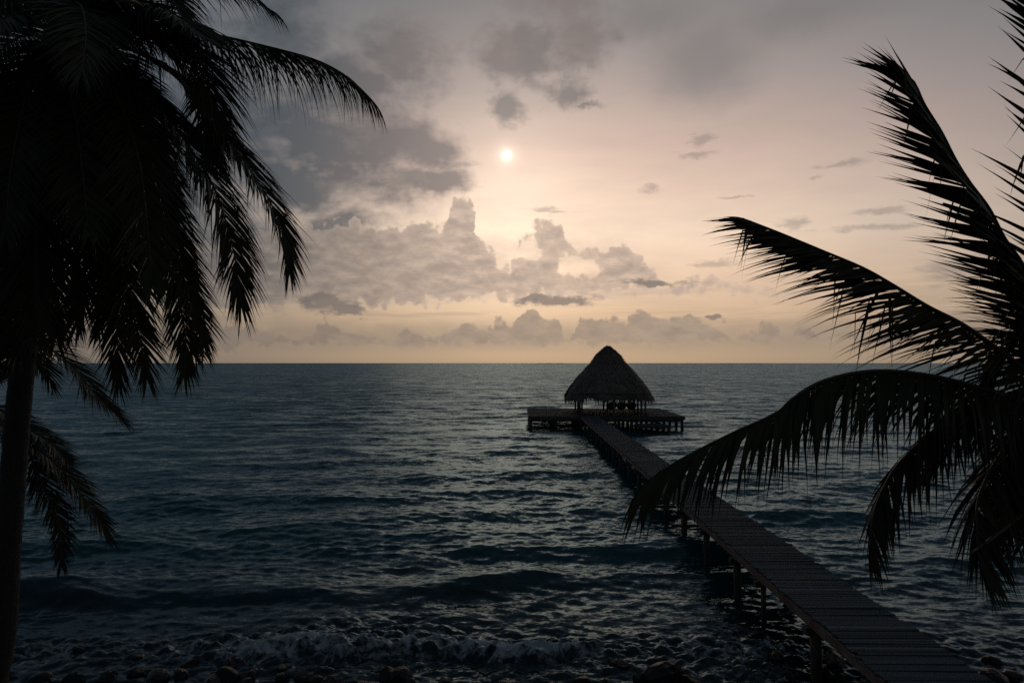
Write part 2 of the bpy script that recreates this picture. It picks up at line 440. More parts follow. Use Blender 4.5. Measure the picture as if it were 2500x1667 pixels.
# ------------------------------------------------------------------ beach, sea, islands
rng = np.random.default_rng(7)
def beach_z(x, y):
    """height of the shore"""
    z = (15.7 - y) * 0.13
    z = np.where(y < 12, 0.481 + (12 - y) * 0.14, z)
    z = np.where(y < 4, 1.601 + (4 - y) * 0.01, z)
    return z + 0.10 * np.sin(x * .55 + 1.1) * np.exp(-((y - 16) / 4) ** 2) + .05 * np.sin(x * 1.7 + y * 1.3) * (y < 22)
def grid(xs, ys, zf):
    X, Y = np.meshgrid(xs, ys); Z = zf(X, Y)
    v = np.stack([X, Y, Z], -1).reshape(-1, 3)
    nx, ny = len(xs), len(ys)
    i = np.arange(ny - 1)[:, None] * nx + np.arange(nx - 1)[None]
    f = np.stack([i, i + 1, i + nx + 1, i + nx], -1).reshape(-1, 4)
    return v, f
def npmesh(name, v, f, mat, smooth=True):
    m = bpy.data.meshes.new(name)
    m.vertices.add(len(v)); m.vertices.foreach_set('co', v.astype(np.float32).ravel())
    m.loops.add(f.size); m.loops.foreach_set('vertex_index', f.astype(np.int32).ravel())
    m.polygons.add(len(f)); m.polygons.foreach_set('loop_start', (np.arange(len(f)) * f.shape[1]).astype(np.int32))
    m.polygons.foreach_set('loop_total', np.full(len(f), f.shape[1], np.int32))
    m.polygons.foreach_set('use_smooth', np.full(len(f), smooth))
    m.materials.append(mat); m.update(calc_edges=True); return m
xs = np.concatenate([np.linspace(-400, -24, 20), np.linspace(-22, 24, 260), np.linspace(26, 400, 20)])
ys = np.concatenate([np.linspace(-400, 2, 20), np.linspace(3, 24, 150), np.linspace(26, 60, 10)])
gv, gf = grid(xs, ys, beach_z)
obj("beach", npmesh("beach", gv, gf, M_sand), kind="structure", label="dark pebbly beach at the water's edge", category="beach")

def sea():
    # rows close up towards the shore, open out to the horizon
    nr, ncol = 620, 1300
    q = np.linspace(0, 1, nr)
    off = 1.0 / (1 / 14.6 * (1 - q) + (1 / 420.0) * q)
    far_rows = np.geomspace(440, 60000, 40)
    Y0 = np.concatenate([off, far_rows])
    u = np.linspace(-1, 1, ncol); u = 0.80 * u + 0.25 * u ** 9
    Y = np.repeat(Y0[:, None], ncol, 1)
    X = (np.maximum(Y0, 14.6) [:, None] + 3.0) * u[None]
    dY = np.gradient(Y0)[:, None]
    dX = (Y0[:, None] + 3) * 0.00125
    Zs = np.zeros_like(X); DX = np.zeros_like(X); DY = np.zeros_like(X)
    shallow = 1.0 / (1.0 + np.exp(-(Y - 21.5) / 1.8))
    n = 96
    lam = np.geomspace(0.42, 11.0, n)
    rng2 = np.random.default_rng(11)
    for i, L in enumerate(lam):
        k = 2 * np.pi / L
        spread = 0.58 if L < 3 else 0.32
        th = -np.pi / 2 + 0.18 + rng2.normal() * spread
        cx, cy = np.cos(th), np.sin(th)
        slope = 0.040 if L < 1.3 else (0.021 if L < 4 else 0.016)
        a = slope / k
        ph = rng2.uniform(0, 6.283)
        # a wave shorter than the mesh can carry is left to the surface's ripple normals
        res = np.maximum(dY * abs(cy), dX * abs(cx))
        fade = np.clip((L / res - 2.5) / 3.0, 0, 1)
        grp = 0.75 + 0.5 * np.sin(X * rng2.uniform(.02, .10) + Y * rng2.uniform(.02, .09) + rng2.uniform(0, 6.28))
        A = a * fade * grp * (0.35 + 0.65 * shallow)
        arg = k * (X * cx + Y * cy) + ph
        Zs += A * np.sin(arg); c = np.cos(arg) * A * 1.0
        DX += c * cx; DY += c * cy
    # swell humping up as it nears the stones
    def crest(y0, h, s0, s1, xa, xb, ph, soft=4.0):
        line = y0 + 0.7 * np.sin(X * .23 + ph) + .35 * np.sin(X * .61 + 2 * ph) + .16 * np.sin(X * 1.7 + ph) + .05 * X
        d = Y - line
        prof = np.where(d < 0, np.exp(-(d / s0) ** 2), np.exp(-(d / s1) ** 2))
        win = 1 / (1 + np.exp(-(X - xa) / soft * 2)) * 1 / (1 + np.exp((X - xb) / soft * 2))
        return .78 * h * prof * win * (0.72 + .30 * np.sin(X * .37 + ph * 3) + .2 * np.sin(X * .83 + ph * 5)), prof * win
    foam = np.zeros_like(X)
    for args in ((23.6, .62, .75, 1.9, -30, 1.0, .3), (27.3, .42, .9, 2.2, -2.5, 12, 1.7), (29.6, .34, 1.0, 2.6, -30, -4, 2.9),
                 (25.0, .34, .8, 2.0, 8.0, 30, 4.0), (34.0, .32, 1.1, 3.0, -10, 22, .9), (40.0, .30, 1.4, 3.2, -34, 6, 2.2), (31.5, .26, 1.2, 2.6, -14, 3, 3.3), (46.0, .28, 1.6, 3.6, -8, 30, 1.3),
                 (53.0, .30, 1.8, 4.0, -45, 4, 3.9), (61.0, .30, 2.0, 4.4, -20, 40, .2), (71.0, .32, 2.2, 5.0, -60, 8, 2.7), (37.0, .26, 1.3, 3.0, 9, 34, 5.2)):
        zz, _ = crest(*args); Zs += zz
    zz, pr = crest(19.0, .42, .35, .9, -7.5, 2.0, 5.0, 1.5); Zs += zz
    foam += 0.75 * np.clip(pr * 1.4, 0, 1) * (.6 + .4 * np.sin(X * 1.1 + 1))
    wash = np.exp(-((Y - 18.6) / 1.1) ** 2)
    foam += wash * (0.45 + .5 * np.exp(-((X + 4) / 5.0) ** 2)) + .32 * np.exp(-((Y - 16.4) / 1.0) ** 2)
    foam += 0.40 * np.exp(-((Y - 20.2) / .8) ** 2) * np.exp(-((X + 3.5) / 2.6) ** 2)
    foam += .45 * np.exp(-((Y - 18.0) / 1.6) ** 2) * np.exp(-((X - 5.5) / 2.6) ** 2)
    foam = np.clip(foam, 0, 1.2)
    # churned water is lumpy
    lump = np.zeros_like(X)
    for i in range(26):
        L = rng2.uniform(.18, .8); th = rng2.uniform(0, 6.28); k = 6.283 / L
        lump += L * np.abs(np.sin(k * (X * np.cos(th) + Y * np.sin(th)) / 2 + rng2.uniform(0, 6.28)))
    lump = (lump - lump.mean()) / lump.std()
    Zs += lump * .05 * np.clip(foam, 0, 1)
    v = np.stack([X + DX, Y + DY, Zs + 0.02], -1).reshape(-1, 3)
    ny = len(Y0)
    i = np.arange(ny - 1)[:, None] * ncol + np.arange(ncol - 1)[None]
    f = np.stack([i, i + 1, i + ncol + 1, i + ncol], -1).reshape(-1, 4)
    m = npmesh("sea", v, f, M_water)
    at = m.attributes.new('foam', 'FLOAT', 'POINT'); at.data.foreach_set('value', foam.astype(np.float32).ravel())
    return obj("sea", m, kind="structure", label="dark choppy evening sea reaching to the horizon", category="sea")
sea()

def island(x0, x1, h, Z, seed, label):
    r = random.Random(seed); n = 60; mb = MB()
    X0 = (x0 - 1250) / F * Z; X1 = (x1 - 1250) / F * Z
    top = []
    for i in range(n + 1):
        t = i / n; e = min(1, t * 6, (1 - t) * 4)
        top.append((X0 + (X1 - X0) * t, h * e * (0.55 + .45 * math.sin(t * 9 + seed) ** 2) * r.uniform(.75, 1.1) + .4))
    v = []
    for x, z in top: v += [(x, Z - 60, -.5), (x, Z, z), (x, Z + 60, -.5)]
    f = []
    for i in range(n):
        a = i * 3; f += [(a, a + 3, a + 4, a + 1), (a + 1, a + 4, a + 5, a + 2)]
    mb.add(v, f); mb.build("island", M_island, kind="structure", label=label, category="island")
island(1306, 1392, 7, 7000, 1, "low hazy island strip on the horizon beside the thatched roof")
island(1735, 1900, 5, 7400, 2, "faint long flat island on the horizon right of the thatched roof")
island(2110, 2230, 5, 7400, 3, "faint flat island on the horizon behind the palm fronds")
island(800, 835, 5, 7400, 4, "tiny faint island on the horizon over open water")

# ------------------------------------------------------------------ pier
DECK = 1.55
PX0, PSL = 6.81, 0.0102           # left edge x = PX0 + PSL * y
PW = 1.86
YAW = -math.atan(PSL)
pier = empty("pier", (PX0, 0, 0), label="long narrow plank pier on timber piles leading out to the platform", category="pier")
pier.rotation_euler = (0, 0, YAW)
random.seed(3)
pm = []
for k in range(6):                # six board shapes, a little worn and uneven
    mb = MB(); r = random.Random(k); e0, e1 = r.uniform(-.03, .02), r.uniform(-.02, .03)
    w = .130 + r.uniform(-.004, .003); b = .006
    prof = [(0, -.034), (w, -.034), (w, -b), (w - b, 0), (b, 0), (0, -b)]
    v = [(-.05 + e0, y, z) for y, z in prof] + [(PW + .05 + e1, y, z) for y, z in prof]
    f = [(5, 4, 3, 2, 1, 0), (6, 7, 8, 9, 10, 11)] + [(i, (i + 1) % 6, (i + 1) % 6 + 6, i + 6) for i in range(6)]
    mb.add(v, f); pm.append(mesh("plank", mb.v, mb.f, M_plank))
pitch_ = .144
rest = MB()
y = 11.0; i = 0
while y < 78.6:
    zt = DECK + random.uniform(-.009, .009); rz = random.gauss(0, .006); ry = random.gauss(0, .004)
    if i < 300:
        o = obj("plank", pm[random.randrange(6)], pier, (random.gauss(0, .022), y + random.gauss(0, .005), zt)); o.rotation_euler = (random.gauss(0, .02), ry, rz)
    else:
        rest.box((-.05 + random.gauss(0, .01), y, zt - .034), (PW + .05 + random.gauss(0, .01), y + .130, zt))
    y += pitch_; i += 1
rest.build("planking", M_plank, pier, kind="stuff")
for xx in (.06, PW / 2, PW - .10):
    yy = 11.0
    while yy < 78.3:
        L = min(7.2, 78.3 - yy)
        mb = MB(); mb.box((xx - .03, yy + .006, DECK - .30), (xx + .035, yy + L - .006, DECK - .040)); mb.build("stringer", M_beam, pier); yy += L
for xx in (-.045, PW + .045):
    yy = 11.0
    while yy < 78.3:
        L = min(4.8, 78.3 - yy)
        mb = MB(); dz_ = random.uniform(-.012, .012)
        mb.box((xx - .022, yy + .008, DECK - .26 + dz_), (xx + .022, yy + L - .008, DECK - .045)); mb.build("fascia_board", M_beam, pier); yy += L
def pile_mesh(r, z0, z1, seed, lean=0.02):
    q = random.Random(seed); mb = MB(); n = 7
    pts = [(q.gauss(0, .012) + lean * t * q.uniform(-1, 1), q.gauss(0, .012), z0 + (z1 - z0) * t) for t in [i / (n - 1) for i in range(n)]]
    mb.tube(pts, [r * q.uniform(.93, 1.06) for _ in pts], 10); return mb
piles = [(14.0, .12), (16.8, .125), (20.3, .075), (22.7, .12), (26.4, .115), (30.0, .12), (33.5, .12)] + [(37.3 + 3.75 * k, .12) for k in range(11)]
for k, (yy, r) in enumerate(piles):
    for s, xx in enumerate((.10, PW - .12)):
        if r < .1 and s: continue
        pile_mesh(r, -1.6, DECK - .46, 100 + k * 2 + s).build("pile", M_pile, pier, True, (xx, yy + (s * .1), 0))
    mb = MB(); mb.box((-.16, yy - .09, DECK - .47), (PW + .16, yy + .09, DECK - .305)); mb.build("cap_beam", M_pile, pier)

# ------------------------------------------------------------------ platform
PFX0, PFX1, PFY0, PFY1 = 1.05, 18.1, 78.2, 92.0     # before the pier's slight turn
deck = empty("platform", (0, 0, 0), label="wide timber platform over the sea at the pier's far end", category="platform")
deck.rotation_euler = (0, 0, YAW)
mb = MB(); yy = PFY0
while yy < PFY1:
    xx = PFX0
    while xx < PFX1 - .1:
        L = min(random.choice((3.6, 4.2, 4.8)), PFX1 - xx)
        zt = DECK + random.uniform(-.005, .007)
        mb.box((xx + .003, yy, zt - .04), (xx + L - .003, yy + .135, zt)); xx += L
    yy += .145
mb.build("decking", M_plank, deck, kind="stuff")
for a, b in (((PFX0, PFY0 - .06, DECK - .36), (PFX1, PFY0 - .01, DECK - .05)), ((PFX0, PFY1 + .03, DECK - .36), (PFX1, PFY1 + .08, DECK - .05)),
             ((PFX0 - .06, PFY0 - .06, DECK - .36), (PFX0 - .005, PFY1 + .08, DECK - .05)), ((PFX1 + .005, PFY0 - .06, DECK - .36), (PFX1 + .06, PFY1 + .08, DECK - .05))):
    mb = MB(); mb.box(a, b); mb.build("rim_beam", M_pile, deck)
for k, fy in enumerate((.02, .25, .5, .75, .98)):
    mb = MB(); yy = PFY0 + (PFY1 - PFY0) * fy + (.15 if fy < .1 else -.1)
    mb.box((PFX0 + .05, yy - .1, DECK - .60), (PFX1 - .05, yy + .1, DECK - .37)); mb.build("cap_beam", M_pile, deck)
    for j in range(7):
        x = PFX0 + .2 + (PFX1 - PFX0 - .4) * j / 6
        pile_mesh(.17, -1.8, DECK - .605, 300 + k * 10 + j).build("pile", M_pile, deck, True, (x, yy, 0))
for k in range(12):
    x = PFX0 + .8 + k * 1.4
    mb = MB(); mb.box((x - .04, PFY0 + .05, DECK - .365), (x + .04, PFY1 - .05, DECK - .045)); mb.build("joist", M_pile, deck)
# low landing stage
land = empty("landing_stage", (0, 0, 0), label="small low landing stage stepping down beside the platform's front edge", category="landing stage")
land.rotation_euler = (0, 0, YAW)
mb = MB()
LX0, LX1, LY0, LY1, LZ = 12.6, 15.9, 75.4, 78.0, .80
yy = LY0
while yy < LY1 - .1: mb.box((LX0, yy, LZ - .04), (LX1, yy + .135, LZ + random.uniform(-.004, .004))); yy += .145
mb.build("decking", M_plank, land, kind="stuff")
for a, b in (((LX0, LY0 - .05, LZ - .26), (LX1, LY0 - .005, LZ - .045)), ((LX0, LY1 + .02, LZ - .26), (LX1, LY1 + .07, LZ - .045)),
             ((LX0 - .05, LY0 - .05, LZ - .26), (LX0 - .005, LY1, LZ - .045)), ((LX1 + .005, LY0 - .05, LZ - .26), (LX1 + .05, LY1, LZ - .045))):
    q = MB(); q.box(a, b); q.build("rim_beam", M_pile, land)
for j, (x, yv) in enumerate(((LX0 + .15, LY0 + .15), (LX1 - .15, LY0 + .15), (LX0 + .15, LY1 - .2), (LX1 - .15, LY1 - .2))):
    pile_mesh(.11, -1.6, LZ - .045, 400 + j).build("pile", M_pile, land, True, (x, yv, 0))

# ------------------------------------------------------------------ thatched shelter
HX, HY = 10.48, 84.2
hut = empty("thatched_shelter", (HX + PSL * 0, 0, 0), label="open round thatched shelter on wooden posts standing on the platform", category="shelter")
hut.location = Matrix.Rotation(YAW, 3, 'Z') @ Vector((HX, HY, DECK)); hut.rotation_euler = (0, 0, YAW)
PR = [(0.0, 7.90), (.30, 7.72), (.72, 7.42), (1.22, 7.02), (1.62, 6.62), (2.0, 5.98), (2.45, 5.52), (3.25, 4.70), (4.0, 3.85), (4.6, 3.05), (5.15, 2.30), (5.40, 1.62)]
def prof_at(s):
    s = s * (len(PR) - 1); i = min(int(s), len(PR) - 2); t = s - i
    return PR[i][0] * (1 - t) + PR[i + 1][0] * t, PR[i][1] * (1 - t) + PR[i + 1][1] * t
def sq(a, s):                      # rounded-square plan at the eaves, round at the top
    n = 2.0 + 1.1 * s
    return (abs(math.cos(a)) ** n + abs(math.sin(a)) ** n) ** (-1.0 / n) * (1.0 - .03 * s)
def wob(a, s): return 1 + .022 * math.sin(3 * a + 1) + .018 * math.sin(7 * a + 9 * s) + .012 * math.sin(17 * a - 6 * s)
def eave(a): return .05 * math.sin(5 * a + .6) + .04 * math.sin(11 * a) + .30 * math.exp(-((a - 4.25) / .13) ** 2) + .16 * math.exp(-((a - 4.71) / .6) ** 2)
def roof_pt(a, s, out=0.0):
    r, z = prof_at(s); k = sq(a, s) * wob(a, s) * (.93 + .045 * ((s * 8.0 + .25 * math.sin(3 * a)) % 1.0))
    z += eave(a) * max(0, (s - .75) / .25) ** 2
    return Vector((math.cos(a) * r * k + math.cos(a) * out, math.sin(a) * r * k + math.sin(a) * out, z + out * .5))
mb = MB(); NA, NS = 72, 26
v = []
for j in range(NS + 1):
    for i in range(NA): v.append(roof_pt(2 * math.pi * i / NA, max(j, .15) / NS))
f = []
for j in range(NS):
    for i in range(NA): f.append((j * NA + i, (j + 1) * NA + i, (j + 1) * NA + (i + 1) % NA, j * NA + (i + 1) % NA))
f.append(tuple(range(NA)))
mb.add(v, f)
inner = [p * 1 for p in v[NS * NA:]]
v2 = []
for i in range(NA):
    a = 2 * math.pi * i / NA; p = roof_pt(a, 1.0); v2.append((p.x * .94, p.y * .94, p.z + .02))
v2 += [(p[0] * .1, p[1] * .1, 6.2) for p in v2]
n0 = len(mb.v)
mb.add(v2, [(i, (i + 1) % NA, NA + (i + 1) % NA, NA + i) for i in range(NA)])
mb.f += [(NS * NA + i, n0 + i, n0 + (i + 1) % NA, NS * NA + (i + 1) % NA) for i in range(NA)]
roof = mb.build("thatch_roof", M_thatch, hut, False)
sh = MB(); r = random.Random(5)
for k in range(13000):
    s = math.sqrt(r.uniform(.0, 1.0)); a = r.uniform(0, 2 * math.pi)
    L = r.uniform(.03, .075)
    if r.random() < .16: s = r.uniform(.93, .985)
    if r.random() < .05: s = r.uniform(.03, .2)
    p0 = roof_pt(a, s, .01); p1 = roof_pt(a + r.gauss(0, .012), min(s + L, 1.0), r.uniform(.04, .17) * (2.2 if r.random() < .06 else 1))
    if s + L > 1.0: p1.z -= (s + L - 1.0) * 9 * r.uniform(.2, 1.5)
    d = Vector((-math.sin(a), math.cos(a), 0)) * r.uniform(.025, .06)
    sh.add([p0 - d, p0 + d, p1 + d * .35, p1 - d * .35], [(0, 1, 2, 3)])
for k in range(160):               # tufts at the peak
    a = r.uniform(0, 6.283); rr = r.uniform(0, .5)
    p0 = Vector((math.cos(a) * rr, math.sin(a) * rr, 7.65)); p1 = p0 + Vector((math.cos(a) * .22, math.sin(a) * .22, r.uniform(.05, .42 - rr * .5)))
    d = Vector((-math.sin(a), math.cos(a), 0)) * .02
    sh.add([p0 - d, p0 + d, p1 + d * .2, p1 - d * .2], [(0, 1, 2, 3)])
sh.build("thatch_shag", M_thatch, roof, kind="stuff")
M_post = plain("peeled_post", (.085, .075, .066), .8)
for xx, ys_ in ((-3.52, (-4.9, -2.3, .4, 4.2)), (0.02, (-4.9, .9, 4.6)), (3.52, (-4.9, -2.4, .1, 2.8))):
    for yv in ys_:
        pile_mesh(.115, 0.0, 2.6, int(xx * 7 + yv * 13) + 999, .03).build("post", M_post, hut, True, (xx, yv, 0))
for yv in (-4.9, 4.2):
    mb = MB(); mb.tube([(-3.9, yv, 2.45), (0, yv, 2.47), (3.9, yv, 2.45)], .09, 8); mb.build("tie_beam", M_post, hut, True)
for xx in (-3.52, 3.52):
    mb = MB(); mb.tube([(xx, -5.0, 2.62), (xx, 4.5, 2.62)], .09, 8); mb.build("tie_beam", M_post, hut, True)

# three rounded chairs under the thatch
def chair(px_, Z, rz, label):
    Zl = Z; x = (px_ - 1250) / F * Z
    c = empty("lounge_chair", (x, Zl, DECK + .008), label=label, category="chair", group="rounded lounge chairs under the thatch")
    c.rotation_euler = (0, 0, rz)
    mb = MB(); NA_, NR = 24, 7; v = []; f = []
    # tilted dished back and seat, a thick bowl
    for side in (0, 1):
        for j in range(NR + 1):
            t = j / NR
            for i in range(NA_):
                a = 2 * math.pi * i / NA_
                rad = .60 * math.sin(t * math.pi / 2)
                zz = .20 * (1 - math.cos(t * math.pi / 2)) - (.15 * math.cos(t * math.pi / 2) if side else 0)
                v.append((math.cos(a) * rad * 1.0, math.sin(a) * rad, zz))
    m_ = (NR + 1) * NA_
    for s_ in (0, 1):
        for j in range(NR):
            for i in range(NA_):
                q = [s_ * m_ + j * NA_ + i, s_ * m_ + j * NA_ + (i + 1) % NA_, s_ * m_ + (j + 1) * NA_ + (i + 1) % NA_, s_ * m_ + (j + 1) * NA_ + i]
                f.append(tuple(q if not s_ else q[::-1]))
    mb.add(v, f)
    o = mb.build("seat_bowl", M_cushion, c, True, (0, 0, .78)); o.rotation_euler = (math.radians(-50), 0, 0)
    mb = MB(); mb.tube([(math.cos(q * .2618) * .36, math.sin(q * .2618) * .36, .42) for q in range(25)], .025, 6, False); mb.build("ring_frame", M_chairleg, c, True)
    for a in (.7, 2.4, 3.9, 5.5):
        mb = MB(); mb.tube([(math.cos(a) * .36, math.sin(a) * .36, .42), (math.cos(a) * .25, math.sin(a) * .25, .22), (math.cos(a) * .40, math.sin(a) * .40, 0)], .024, 6)
        mb.build("leg", M_chairleg, c, True)
chair(1494.5, 83.2, .15, "dark rounded lounge chair under the thatch, beside the middle posts")
chair(1517, 83.0, -.05, "dark rounded lounge chair under the thatch, between two others like it")
chair(1540.5, 83.3, -.2, "dark rounded lounge chair under the thatch, beside the end row of posts")

# ------------------------------------------------------------------ rocks at the waterline
def rock_mesh(seed):
    q = random.Random(seed); mb = MB(); N, Mr = 12, 8; v = []
    pl = [(Vector((q.gauss(0, 1), q.gauss(0, 1), q.gauss(.2, .8))).normalized(), q.uniform(.55, .9)) for _ in range(11)]
    def sh_(d):
        r_ = 1.0
        for n_, k in pl:
            c = d.dot(n_)
            if c > 1e-3: r_ = min(r_, k / c)
        return r_ * (1 + .04 * math.sin(d.x * 9 + seed) * math.sin(d.y * 8) * math.cos(d.z * 7))
    for j in range(Mr + 1):
        th = math.pi * j / Mr
        for i in range(N):
            a = 2 * math.pi * i / N; d = Vector((math.sin(th) * math.cos(a), math.sin(th) * math.sin(a), math.cos(th)))
            v.append(d * sh_(d))
    f = [(j * N + i, (j + 1) * N + i, (j + 1) * N + (i + 1) % N, j * N + (i + 1) % N) for j in range(Mr) for i in range(N)]
    mb.add(v, f); return mesh("rock", mb.v, mb.f, M_rock)
RM = [rock_mesh(s) for s in range(9)]
q = random.Random(21)
spots = [(555, 1640, 36), (605, 1638, 30), (520, 1655, 34), (600, 1655, 30), (745, 1640, 34), (690, 1636, 22), (950, 1640, 32), (985, 1652, 46), (815, 1660, 40), (770, 1652, 24),
         (1420, 1648, 26), (1560, 1640, 22), (1620, 1645, 55), (1680, 1652, 30), (2040, 1600, 32), (1900, 1590, 24), (1240, 1660, 26), (1090, 1655, 24), (380, 1648, 36), (260, 1640, 26),
         (180, 1650, 30), (100, 1645, 34), (330, 1628, 22), (440, 1632, 24), (880, 1655, 20), (2430, 1655, 40), (2470, 1640, 30), (2010, 1630, 28), (1340, 1655, 20), (1480, 1655, 26)]
SPECIAL = {(1620, 1645): "largest dark boulder, awash between the pier and the breaking wave",
           (2040, 1600): "dark boulder under the pier beside a thick pile",
           (985, 1652): "broad dark boulder right below the breaking foam crest",
           (2430, 1655): "bigger of two wet boulders beside the pier's near planks, away from the breaking wave",
           (2470, 1640): "smaller of two wet boulders beside the pier's near planks, away from the breaking wave"}
for x, y, r in spots:
    Z = F * (CAMZ - .12) / (y - 886); p = P3(x, y, Z); s = r / F * Z
    o = obj("rock", RM[q.randrange(9)], None, (p.x, p.y, max(.05, float(beach_z(np.array(p.x), np.array(p.y)))) + s * .05),
            label=SPECIAL.get((x, y), "dark wet boulder at the foaming waterline"), category="rock", group="boulders along the waterline")
    o.scale = (s * q.uniform(.9, 1.25), s * q.uniform(.8, 1.1), s * q.uniform(.6, .85)); o.rotation_euler = (q.gauss(0, .2), q.gauss(0, .2), q.uniform(0, 6.28))
for k in range(64):
    x = q.uniform(-14, 15); y = q.uniform(14.6, 17.6)
    if q.random() < .4: y = q.uniform(16.0, 18.6)
    s = q.uniform(.08, .24)
    o = obj("rock", RM[q.randrange(9)], None, (x, y, max(0.0, float(beach_z(np.array(x), np.array(y)))) + s * .1),
            label="small dark wet stone among the foam on the shore", category="rock", group="small stones on the shore")
    o.scale = (s * q.uniform(.9, 1.4), s * q.uniform(.8, 1.2), s * q.uniform(.5, .8)); o.rotation_euler = (q.gauss(0, .2), q.gauss(0, .2), q.uniform(0, 6.28))
mb = MB(); p = P3(2003, 1592, 17.6)
mb.tube([(p.x, p.y, -.15), (p.x + .03, p.y, .22), (p.x + .06, p.y, .42)], [.03, .026, .018], 7)
mb.build("stick", M_bone, None, True, label="short bleached stick standing beside a pier pile", category="stick")

# ------------------------------------------------------------------ palms
def spline(pts, n):
    P = [Vector(p) for p in pts]; P = [P[0] * 2 - P[1]] + P + [P[-1] * 2 - P[-2]]
    out = []
    m = len(P) - 3
    raw = []
    for s in range(m):
        for k in range(24):
            t = k / 24; a, b, c, d = P[s:s + 4]
            raw.append(.5 * ((2 * b) + (c - a) * t + (2 * a - 5 * b + 4 * c - d) * t * t + (3 * b - a - 3 * c + d) * t ** 3))
    raw.append(P[-2].copy())
    L = [0]
    for i in range(1, len(raw)): L.append(L[-1] + (raw[i] - raw[i - 1]).length)
    j = 0
    for i in range(n):
        s = L[-1] * i / (n - 1)
        while j < len(L) - 2 and L[j + 1] < s: j += 1
        t = (s - L[j]) / max(1e-9, L[j + 1] - L[j]); out.append(raw[j].lerp(raw[j + 1], t))
    return out, L[-1]
LEAF_PARTS = [0]
def frond(parent, base, pts, seed, Lmax=.75, n=None, width=.027, droop=1.0, bias=(0, 0, 0), fwd=(60, 27), lift=.2, start=.11, kink=.05,
          single=False, thick=.03, twist=.45, tipk=.44, upv=None, sides=(1, 1), bt=0.0, tipc=.65):
    """feather leaf: a rachis with two ranks of leaflets; pts are world points"""
    r = random.Random(seed)
    P, LEN = spline(pts, 48)
    P = [p - base for p in P]
    fr = MB(); fr.tube(P[::1], [thick * (1 - .88 * (i / 47)) for i in range(48)], 6)
    ro_ = fr.build("frond", M_rachis, parent, True)
    if n is None: n = int(LEN * 44)
    bias = Vector(bias)
    joined = MB()
    for i in range(n):
        for sd_ in (1, -1):
            t = start + (1 - start) * (i + r.uniform(-.35, .35) + (0.25 if sd_ > 0 else -.25)) / (n - 1)
            t = max(start * .9, min(.999, t))
            x = t * 47; k = min(int(x), 46); p = P[k].lerp(P[k + 1], x - k)
            T = (P[min(k + 2, 47)] - P[max(k - 1, 0)]).normalized()
            U = Vector(upv) if upv else Vector((0, 0, 1))
            U = U - T * U.dot(T)
            if U.length < .25: U = Vector((0, -1, 0)) - T * T.dot(Vector((0, -1, 0)))
            U.normalize(); Sd = T.cross(U)
            if r.random() > sides[0 if sd_ > 0 else 1]: continue
            pr = min(1, .62 + t * 1.3) * (1 - (1 - tipk) * max(0, (t - .5) / .5) ** 1.5)
            L = Lmax * pr * r.uniform(.76, 1.1)
            ph = math.radians(fwd[1] + (fwd[0] - fwd[1]) * (1 - t) ** 1.4 + r.gauss(0, 4)) * (1 - tipc * max(0, (t - .86) / .14))
            d = T * math.cos(ph) + (Sd * sd_ * math.cos(lift) + U * math.sin(lift)) * math.sin(ph)
            d = (d + bias * (r.uniform(.8, 1.2) * (1 - bt * t))).normalized()
            nseg = 7; seg = L / nseg
            kk = r.randrange(2, 5) if r.random() < kink else 99
            wd = (T - d * T.dot(d)); wd = wd.normalized() if wd.length > .05 else Sd
            wd = Matrix.Rotation(r.gauss(0, twist), 3, d) @ wd
            W = width * r.uniform(.75, 1.15) * (.65 + .35 * pr)
            prof = (.45, .88, 1.0, .88, .66, .38, .15, .012)
            q_ = p.copy(); vs = []
            dr = droop * r.uniform(.75, 1.25)
            for s_ in range(nseg + 1):
                w = wd * (W * .5 * prof[s_])
                vs += [q_ - w, q_ + w]
                if s_ == kk: d = (d * .35 + Vector((r.uniform(-.25, .25), r.uniform(-.2, .2), -1.0))).normalized()
                d = (d + Vector((r.gauss(0, .03), r.gauss(0, .03), -dr * seg * (.5 + s_ * .28)))).normalized()
                wd = wd - d * wd.dot(d); wd.normalize()
                q_ = q_ + d * seg
            fs = [(2 * s_, 2 * s_ + 1, 2 * s_ + 3, 2 * s_ + 2) for s_ in range(nseg)]
            if single and LEAF_PARTS[0] < 300 and i % 4 < 3:
                LEAF_PARTS[0] += 1
                obj("leaflet", mesh("leaflet", vs, fs, M_leaf), ro_)
            else: joined.add(vs, fs)
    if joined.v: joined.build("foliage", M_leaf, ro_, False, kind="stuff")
    return ro_
def trunk(parent, pts, r0, r1, base):
    P, L = spline(pts, 70); P = [p - base for p in P]
    rad = []
    for i in range(70):
        t = i / 69
        rad.append((r0 + (r1 - r0) * t) * (1 + .03 * math.sin(i * 2.9)) + (.12 * math.exp(-t * 14)))
    mb = MB(); mb.tube(P, rad, 16); mb.build("trunk", M_trunk, parent, True)
def pz(lst, Z0, Z1):
    n = len(lst); return [P3(x, y, Z0 + (Z1 - Z0) * i / (n - 1)) for i, (x, y) in enumerate(lst)]
def gz(x, y): return float(beach_z(np.array(x), np.array(y)))

